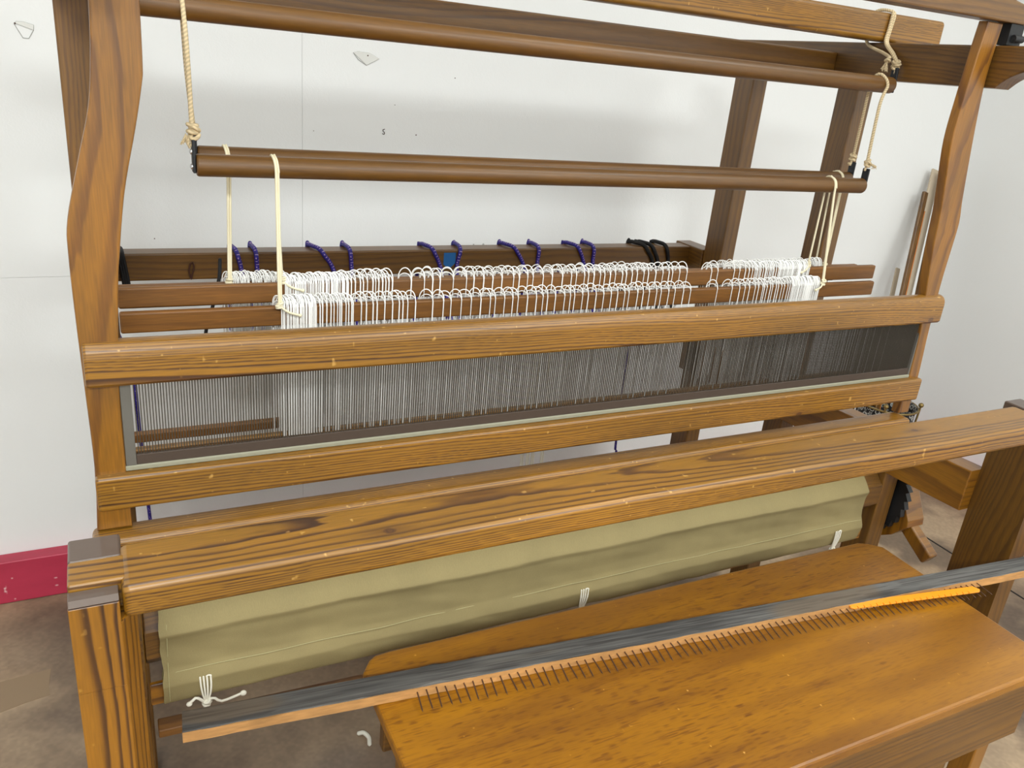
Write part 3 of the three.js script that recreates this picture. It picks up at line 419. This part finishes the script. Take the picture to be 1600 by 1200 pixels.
{
  // apron cloth: wraps the octagon, then falls to the hem round the rod
  const prof = [[1.06, -0.7145], [1.019, -0.7165], [1.003, -0.729], [0.9835, -0.7535], [0.9820, -0.7590], [0.9850, -0.768], [0.9865, -0.785], [0.9868, -0.80], [0.9850, -0.815], [0.9825, -0.8215], [0.9790, -0.829], [0.9755, -0.838], [0.9765, -0.846], [0.9805, -0.866], [0.9850, -0.8735], [0.9935, -0.8735], [0.9955, -0.866], [0.9950, -0.84], [0.9930, -0.82]];
  const cv = new THREE.CatmullRomCurve3(prof.map(([d, y]) => new THREE.Vector3(0, y, d)), false, 'catmullrom', 0.35), NU = 220, NV = 90, pos = [], uv = [], idx = [];
  for (let j = 0; j <= NV; j++) {
    const q = cv.getPoint(j / NV), fold = sstep(-0.72, -0.76, q.y) * (j < NV * 0.8 ? 1 : 0.2);
    for (let i = 0; i <= NU; i++) {
      const u = i / NU, x = 0.0305 + u * 1.357 + 0.0015 * vn(q.y * 60, u > 0.5 ? 3 : 9) * (u < 0.02 || u > 0.98 ? 1 : 0);
      const w = fold * (0.0022 * vn(u * 9 + 2, q.y * 22) + 0.0013 * vn(u * 26 + q.y * 30, q.y * 50) + 0.0006 * vn(u * 70, q.y * 16));
      pos.push(x, q.y + H + 0.0012 * vn(u * 6, 3) * fold, -(q.z - 0.0006 + w)); uv.push(x / 0.5, j / NV * 0.22 / 0.25);
    }
  }
  for (let j = 0; j < NV; j++) for (let i = 0; i < NU; i++) { const a = j * (NU + 1) + i, b = a + 1, c = a + NU + 1, d = c + 1; idx.push(a, c, b, b, c, d); }
  // back layer gives the canvas its thickness
  const n = pos.length / 3; for (let k = 0; k < n; k++) { pos.push(pos[k * 3], pos[k * 3 + 1], pos[k * 3 + 2] - 0.0010); uv.push(uv[k * 2], uv[k * 2 + 1]); }
  const L = idx.length; for (let k = 0; k < L; k += 3) idx.push(idx[k] + n, idx[k + 2] + n, idx[k + 1] + n);
  const g = new THREE.BufferGeometry(); g.setAttribute('position', new THREE.Float32BufferAttribute(pos, 3)); g.setAttribute('uv', new THREE.Float32BufferAttribute(uv, 2)); g.setIndex(idx); g.computeVertexNormals();
  const t = thing('cloth_apron', 'olive canvas apron wrapped on the cloth beam, hanging below the breast beam', 'cloth', P(0.71, -0.874, 0.985));
  part('canvas', g, M.cloth, t);
  part('hem_stitching', [tubeP(Array.from({ length: 40 }, (_, i) => [0.034 + i / 39 * 1.35, -0.8215 + 0.001 * vn(i * .9, 2), 0.9813 + 0.0008 * vn(i * .7, 5)]), 0.0007, 5, 120), tubeP([[0.0395, -0.745, 0.9885], [0.039, -0.76, 0.981], [0.038, -0.80, 0.9855], [0.037, -0.838, 0.9743], [0.037, -0.866, 0.979]], 0.0006, 5)], M.seam, t);
  single('apron_rod', beam(0.0135, 1.3995, -0.8715, -0.836, 0.9835, 0.9915, 0, 0.002), M.stripe, 'flat wooden rod threaded through the apron hem', 'rod');
  const tr = new RoundedBoxGeometry(1.42, 0.0135, 0.026, 2, 0.002); const ug = woodUV(tr, 0, 0.3, 0.2); ug.rotateZ(-0.035); const c = P(0.019 + 0.71, -0.9215 - 0.0245, 0.992); ug.translate(c.x, c.y, c.z);
  single('tie_rod', ug, M.shaft, 'thin reddish wooden rod hanging on white cords below the apron, end showing at left', 'rod');
  // white cords tied through the hem
  const tie = (x, label, tails, by) => {
    const G1 = [], yb = by;
    for (const k of [-0.0065, -0.002, 0.0025, 0.0075]) G1.push(tubeP([[x + k, -0.8335, 0.9745], [x + k * 0.95 + .0005, -0.85, 0.9745], [x + k * 0.7 + 0.001, -0.868, 0.9775], [x + k * .3 + .001, -0.879, 0.9795]], 0.0014, 6));
    G1.push(tubeP([[x + 0.002, -0.8335, 0.9745], [x + 0.005, -0.832, 0.9742], [x + 0.008, -0.834, 0.9745]], 0.0012, 5));
    G1.push(...knot(x + 0.001, -0.882, 0.979, 0.0045, 0.0021, 3));
    for (const k of [-0.0018, 0.0018]) G1.push(tubeP([[x + k + .001, -0.884, 0.98], [x + k, -0.90, 0.985], [x + k, yb, 0.99]], 0.0019, 6));
    if (tails) { G1.push(tubeP([[x - 0.003, -0.880, 0.978], [x - 0.0125, -0.867, 0.974], [x - 0.0175, -0.869, 0.973], [x - 0.0215, -0.872, 0.973]], 0.0021, 7), tubeP([[x + 0.004, -0.88, 0.978], [x + 0.0095, -0.874, 0.975], [x + 0.018, -0.8815, 0.973], [x + 0.028, -0.881, 0.972], [x + 0.049, -0.876, 0.972]], 0.0019, 7)); for (const [a, b, d, s] of [[x - 0.0225, -0.874, 0.973, 1], [x + 0.05, -0.8765, 0.972, 1.15]]) { const e = P(a, b, d); G1.push(new THREE.SphereGeometry(0.0038 * s, 10, 8).scale(1.1, 0.85, 1).translate(e.x, e.y, e.z)); } }
    return single('white_cord', G1, M.tie, label, 'cord', 'white cords tied through the apron hem');
  };
  tie(0.0835, 'white cord tied through the apron hem at left with two loose ends', true, -0.922);
  tie(0.7045, 'white cord through the apron hem in the middle, above the bench', false, -0.945);
  tie(1.317, 'white cord through the apron hem at right, by the bench corner', false, -0.96);
}

// ---------------------------------------------------------------- bench
{
  const t = thing('loom_bench', 'orange varnished wooden weaving bench with clipped back corners in front of the loom', 'bench', P(0.76, -H, 0.68));
  const top = [[0.267, 0.4958], [1.2494, 0.4958], [1.2539, 0.5448], [1.2594, 0.8308], [1.2403, 0.8499], [1.2213, 0.859], [0.3133, 0.868], [0.2933, 0.8662], [0.2833, 0.8599], [0.2683, 0.839]];
  part('seat', prism(top, 'xz', -0.790, -0.770, 0.004, 0, 0.4, 0.05), M.bench, t);
  part('front_apron', beam(0.295, 1.2275, -0.906, -0.7905, 0.506, 0.525, 0, 0.003, 0.2, 0.2), M.brown, t);
  part('back_apron', beam(0.295, 1.2275, -0.906, -0.7905, 0.822, 0.840, 0, 0.003), M.brown, t);
  for (const x of [0.313, 1.177]) for (const d of [0.526, 0.788]) part('leg', beam(x, x + 0.033, -H + 0.0005, -0.7905, d, d + 0.033, 1, 0.003), M.arm, t);
  for (const x of [0.313, 1.177]) part('side_apron', beam(x + 0.006, x + 0.024, -0.906, -0.7905, 0.560, 0.787, 2, 0.003), M.brown, t);
}
// ---------------------------------------------------------------- nailed board lying on the bench
{
  const a0 = [0.0402, 0.7952], a1 = [1.4322, 0.6694], ang = Math.atan2(a0[1] - a1[1], a1[0] - a0[0]), L = 1.78, W = 0.034, Hb = 0.0163;
  const t = thing('nail_board', 'long weathered grey board with a row of nails, lying across the bench', 'board', P(a0[0], -0.7698, a0[1]));
  t.rotation.y = -ang;                                        // local x along the board, local -z away from the front edge
  ORG.set(t, new THREE.Vector3());
  const NS = 120, edge = (i) => 0.0016 * vn(i * 0.33, 7) + 0.0008 * vn(i * 1.7, 2) + (Math.abs(i - 20.5) < 1.4 ? -0.003 : 0), P2 = [];
  // board: weathered top and back on a core whose sawn front edge is uneven
  const mk = (y0, y1, z0, z1, wob) => { const g = new THREE.BoxGeometry(L, y1 - y0, z1 - z0, NS, 1, 1); g.translate(L / 2, (y0 + y1) / 2, (z0 + z1) / 2); const p = g.attributes.position; for (let i = 0; i < p.count; i++) { const k = p.getX(i) / L * NS; if (Math.abs(p.getZ(i) - z1) < 1e-6) { if (p.getY(i) > (y0 + y1) / 2) p.setZ(i, p.getZ(i) + edge(k) - wob); else p.setZ(i, p.getZ(i) + 0.5 * edge(k + 50)); } if (Math.abs(p.getY(i) - y1) < 1e-6 && wob) p.setY(i, p.getY(i) + 0.0007 * vn(k * .5, 5)); } g.computeVertexNormals(); return g; };
  void P2;
  const m1 = finish(new THREE.Mesh(woodUV(mk(0.0005, Hb - 0.0012, -W, 0, 0), 0, 0.1, 0.1), M.raw)); m1.name = 'core'; t.add(m1);
  const m2 = finish(new THREE.Mesh(woodUV(mk(Hb - 0.0014, Hb, -W - 0.0003, -0.0007, 0.0004), 0, 0.1, 0.1), M.gray)); m2.name = 'weathered_face'; t.add(m2); m2.userData.label = 'grey weathered top face';
  const m3 = finish(new THREE.Mesh(woodUV(mk(0.001, Hb - 0.0005, -W - 0.0012, -W, 0), 0, 0.4, 0.2), M.gray)); m3.name = 'weathered_face'; t.add(m3);
  const ng = merge([new THREE.CylinderGeometry(0.001, 0.001, 0.034, 6).rotateX(Math.PI / 2).translate(0, 0, 0.011), new THREE.CylinderGeometry(0.0008, 0.0002, 0.003, 6).rotateX(-Math.PI / 2).translate(0, 0, 0.0295)]);
  const nv = [0, 1, 2, 3].map(() => ng.clone().rotateX(rr(0.02, 0.13)).rotateY(rr(-0.05, 0.05)));
  for (let i = 0; i < 80; i++) { const m = finish(new THREE.Mesh(nv[Math.floor(rnd() * 4)], M.nail)); m.name = 'nail'; m.position.set(0.2806 + i * 0.01262 + rr(-0.0006, 0.0006), 0.0086, 0); t.add(m); }
  // orange comb strip resting on the nails
  const s = new THREE.Shape(), Lc = 0.266, Wc = 0.0122, pts = [[0, 0.003], [0.004, 0.0]]; const n = 19; for (let k = 0; k < n; k++) { const x = 0.0109 + k * 0.01262; pts.push([x, 0], [x + 0.0004, 0.0042], [x + 0.002, 0.0042], [x + 0.0024, 0]); } pts.push([Lc - 0.004, 0], [Lc, 0.004], [Lc - 0.008, Wc], [0.006, Wc], [0, Wc - 0.004]);
  pts.forEach(([x, y], i) => i ? s.lineTo(x, y) : s.moveTo(x, y));
  const cg = new THREE.ExtrudeGeometry(s, { depth: 0.0022, bevelEnabled: true, bevelThickness: 0.0004, bevelSize: 0.0003, bevelSegments: 1 }); cg.rotateX(-Math.PI / 2);
  cg.rotateX(0.16); cg.rotateY(Math.atan2(0.046, 0.289)*-1 + 0); cg.rotateZ(0);
  const st = P(1.0274, -0.7588, 0.6996); cg.rotateY(0); cg.translate(st.x, st.y, st.z);
  single('comb_strip', cg, M.orange, 'bright orange notched strip lying on the nails at right of the board', 'comb');
}

// ---------------------------------------------------------------- basket and sticks in the corner
{
  const c = P(2.393, -H, 1.72), t = thing('waste_basket', 'black basket with white flower print in a brass wire frame, in the far right corner', 'basket', c);
  const g = new THREE.LatheGeometry([[0, 0.004], [0.076, 0.004], [0.08, 0.01], [0.094, 0.345], [0.097, 0.356], [0.094, 0.356], [0.091, 0.345], [0.076, 0.014], [0, 0.012]].map(([a, b]) => new THREE.Vector2(a, b)), 40); const uv = g.attributes.uv, p = g.attributes.position; for (let i = 0; i < uv.count; i++) uv.setXY(i, uv.getX(i) * 1.6, p.getY(i) * 5.2); g.translate(c.x, c.y, c.z);
  part('lining', g, M.floral, t);
  part('rim_wire', new THREE.TorusGeometry(0.1, 0.0034, 8, 48).rotateX(Math.PI / 2).translate(c.x, c.y + 0.354, c.z), M.brass, t);
  part('base_wire', new THREE.TorusGeometry(0.084, 0.0034, 8, 48).rotateX(Math.PI / 2).translate(c.x, c.y + 0.006, c.z), M.brass, t);
  for (let k = 0; k < 4; k++) { const a = 0.95 + k * Math.PI / 2, ca = Math.cos(a), sa = Math.sin(a); part('wire_upright', tube([new THREE.Vector3(c.x + 0.086 * ca, c.y + 0.006, c.z + 0.086 * sa), new THREE.Vector3(c.x + 0.103 * ca, c.y + 0.372, c.z + 0.103 * sa)], 0.0034, 8, 4), M.brass, t); part('ball_knob', new THREE.SphereGeometry(0.0085, 14, 10).translate(c.x + 0.103 * ca, c.y + 0.374, c.z + 0.103 * sa), M.brass, t); }
  function stick(name, label, a, b, w, th, mat, edge) {        // a lath from a (bottom) to b (top)
    const A = P(...a), B = P(...b), L = A.distanceTo(B), g = woodUV(new RoundedBoxGeometry(w, L, th, 2, 0.003), 1, rr(0, 2), rr(0, .4)), q = new THREE.Quaternion().setFromUnitVectors(new THREE.Vector3(0, 1, 0), B.clone().sub(A).normalize());
    const o = thing(name, label, 'stick', A); const m = finish(new THREE.Mesh(g, mat)); m.name = 'lath'; m.position.copy(B.clone().sub(A).multiplyScalar(0.5)); m.quaternion.copy(q); o.add(m);
    if (edge) { const e = finish(new THREE.Mesh(new RoundedBoxGeometry(0.004, L * 0.94, 0.004, 2, 0.0015).translate(w / 2, -L * 0.03, th / 2), M.copper)); e.name = 'bright_edge'; m.add(e); }
  }
  stick('wooden_stick', 'dark brown stick with a bright copper edge leaning in the corner, leftmost dark one', [2.341, -1.304, 1.70], [2.6076, -0.2858, 1.955], 0.022, 0.012, M.brown, true);
  stick('wooden_stick', 'broad pale lath leaning in the corner behind the copper edged stick, tallest of the sticks', [2.395, -1.304, 1.73], [2.66, -0.2121, 1.975], 0.045, 0.008, M.palewood);
  stick('wooden_stick', 'dark brown stick leaning in the corner closest to the right beater arm', [2.442, -1.304, 1.70], [2.6576, -0.2119, 1.94], 0.026, 0.014, M.brown);
  stick('wooden_stick', 'short pale stick leaning at left of the other corner sticks', [2.348, -1.304, 1.74], [2.585, -0.56, 1.965], 0.022, 0.007, M.palewood);
}
// ---------------------------------------------------------------- scrap on the floor
{
  const g = tube([new THREE.Vector3(0.40, 0.004, -1.265), new THREE.Vector3(0.408, 0.009, -1.258), new THREE.Vector3(0.415, 0.006, -1.245), new THREE.Vector3(0.412, 0.004, -1.23)], 0.0045, 7, 14); g.scale(1, 1, 1);
  single('thread_scrap', g, M.tie, 'small white scrap of thread on the floor between apron and bench', 'scrap');
}
renderer.render(scene, camera);
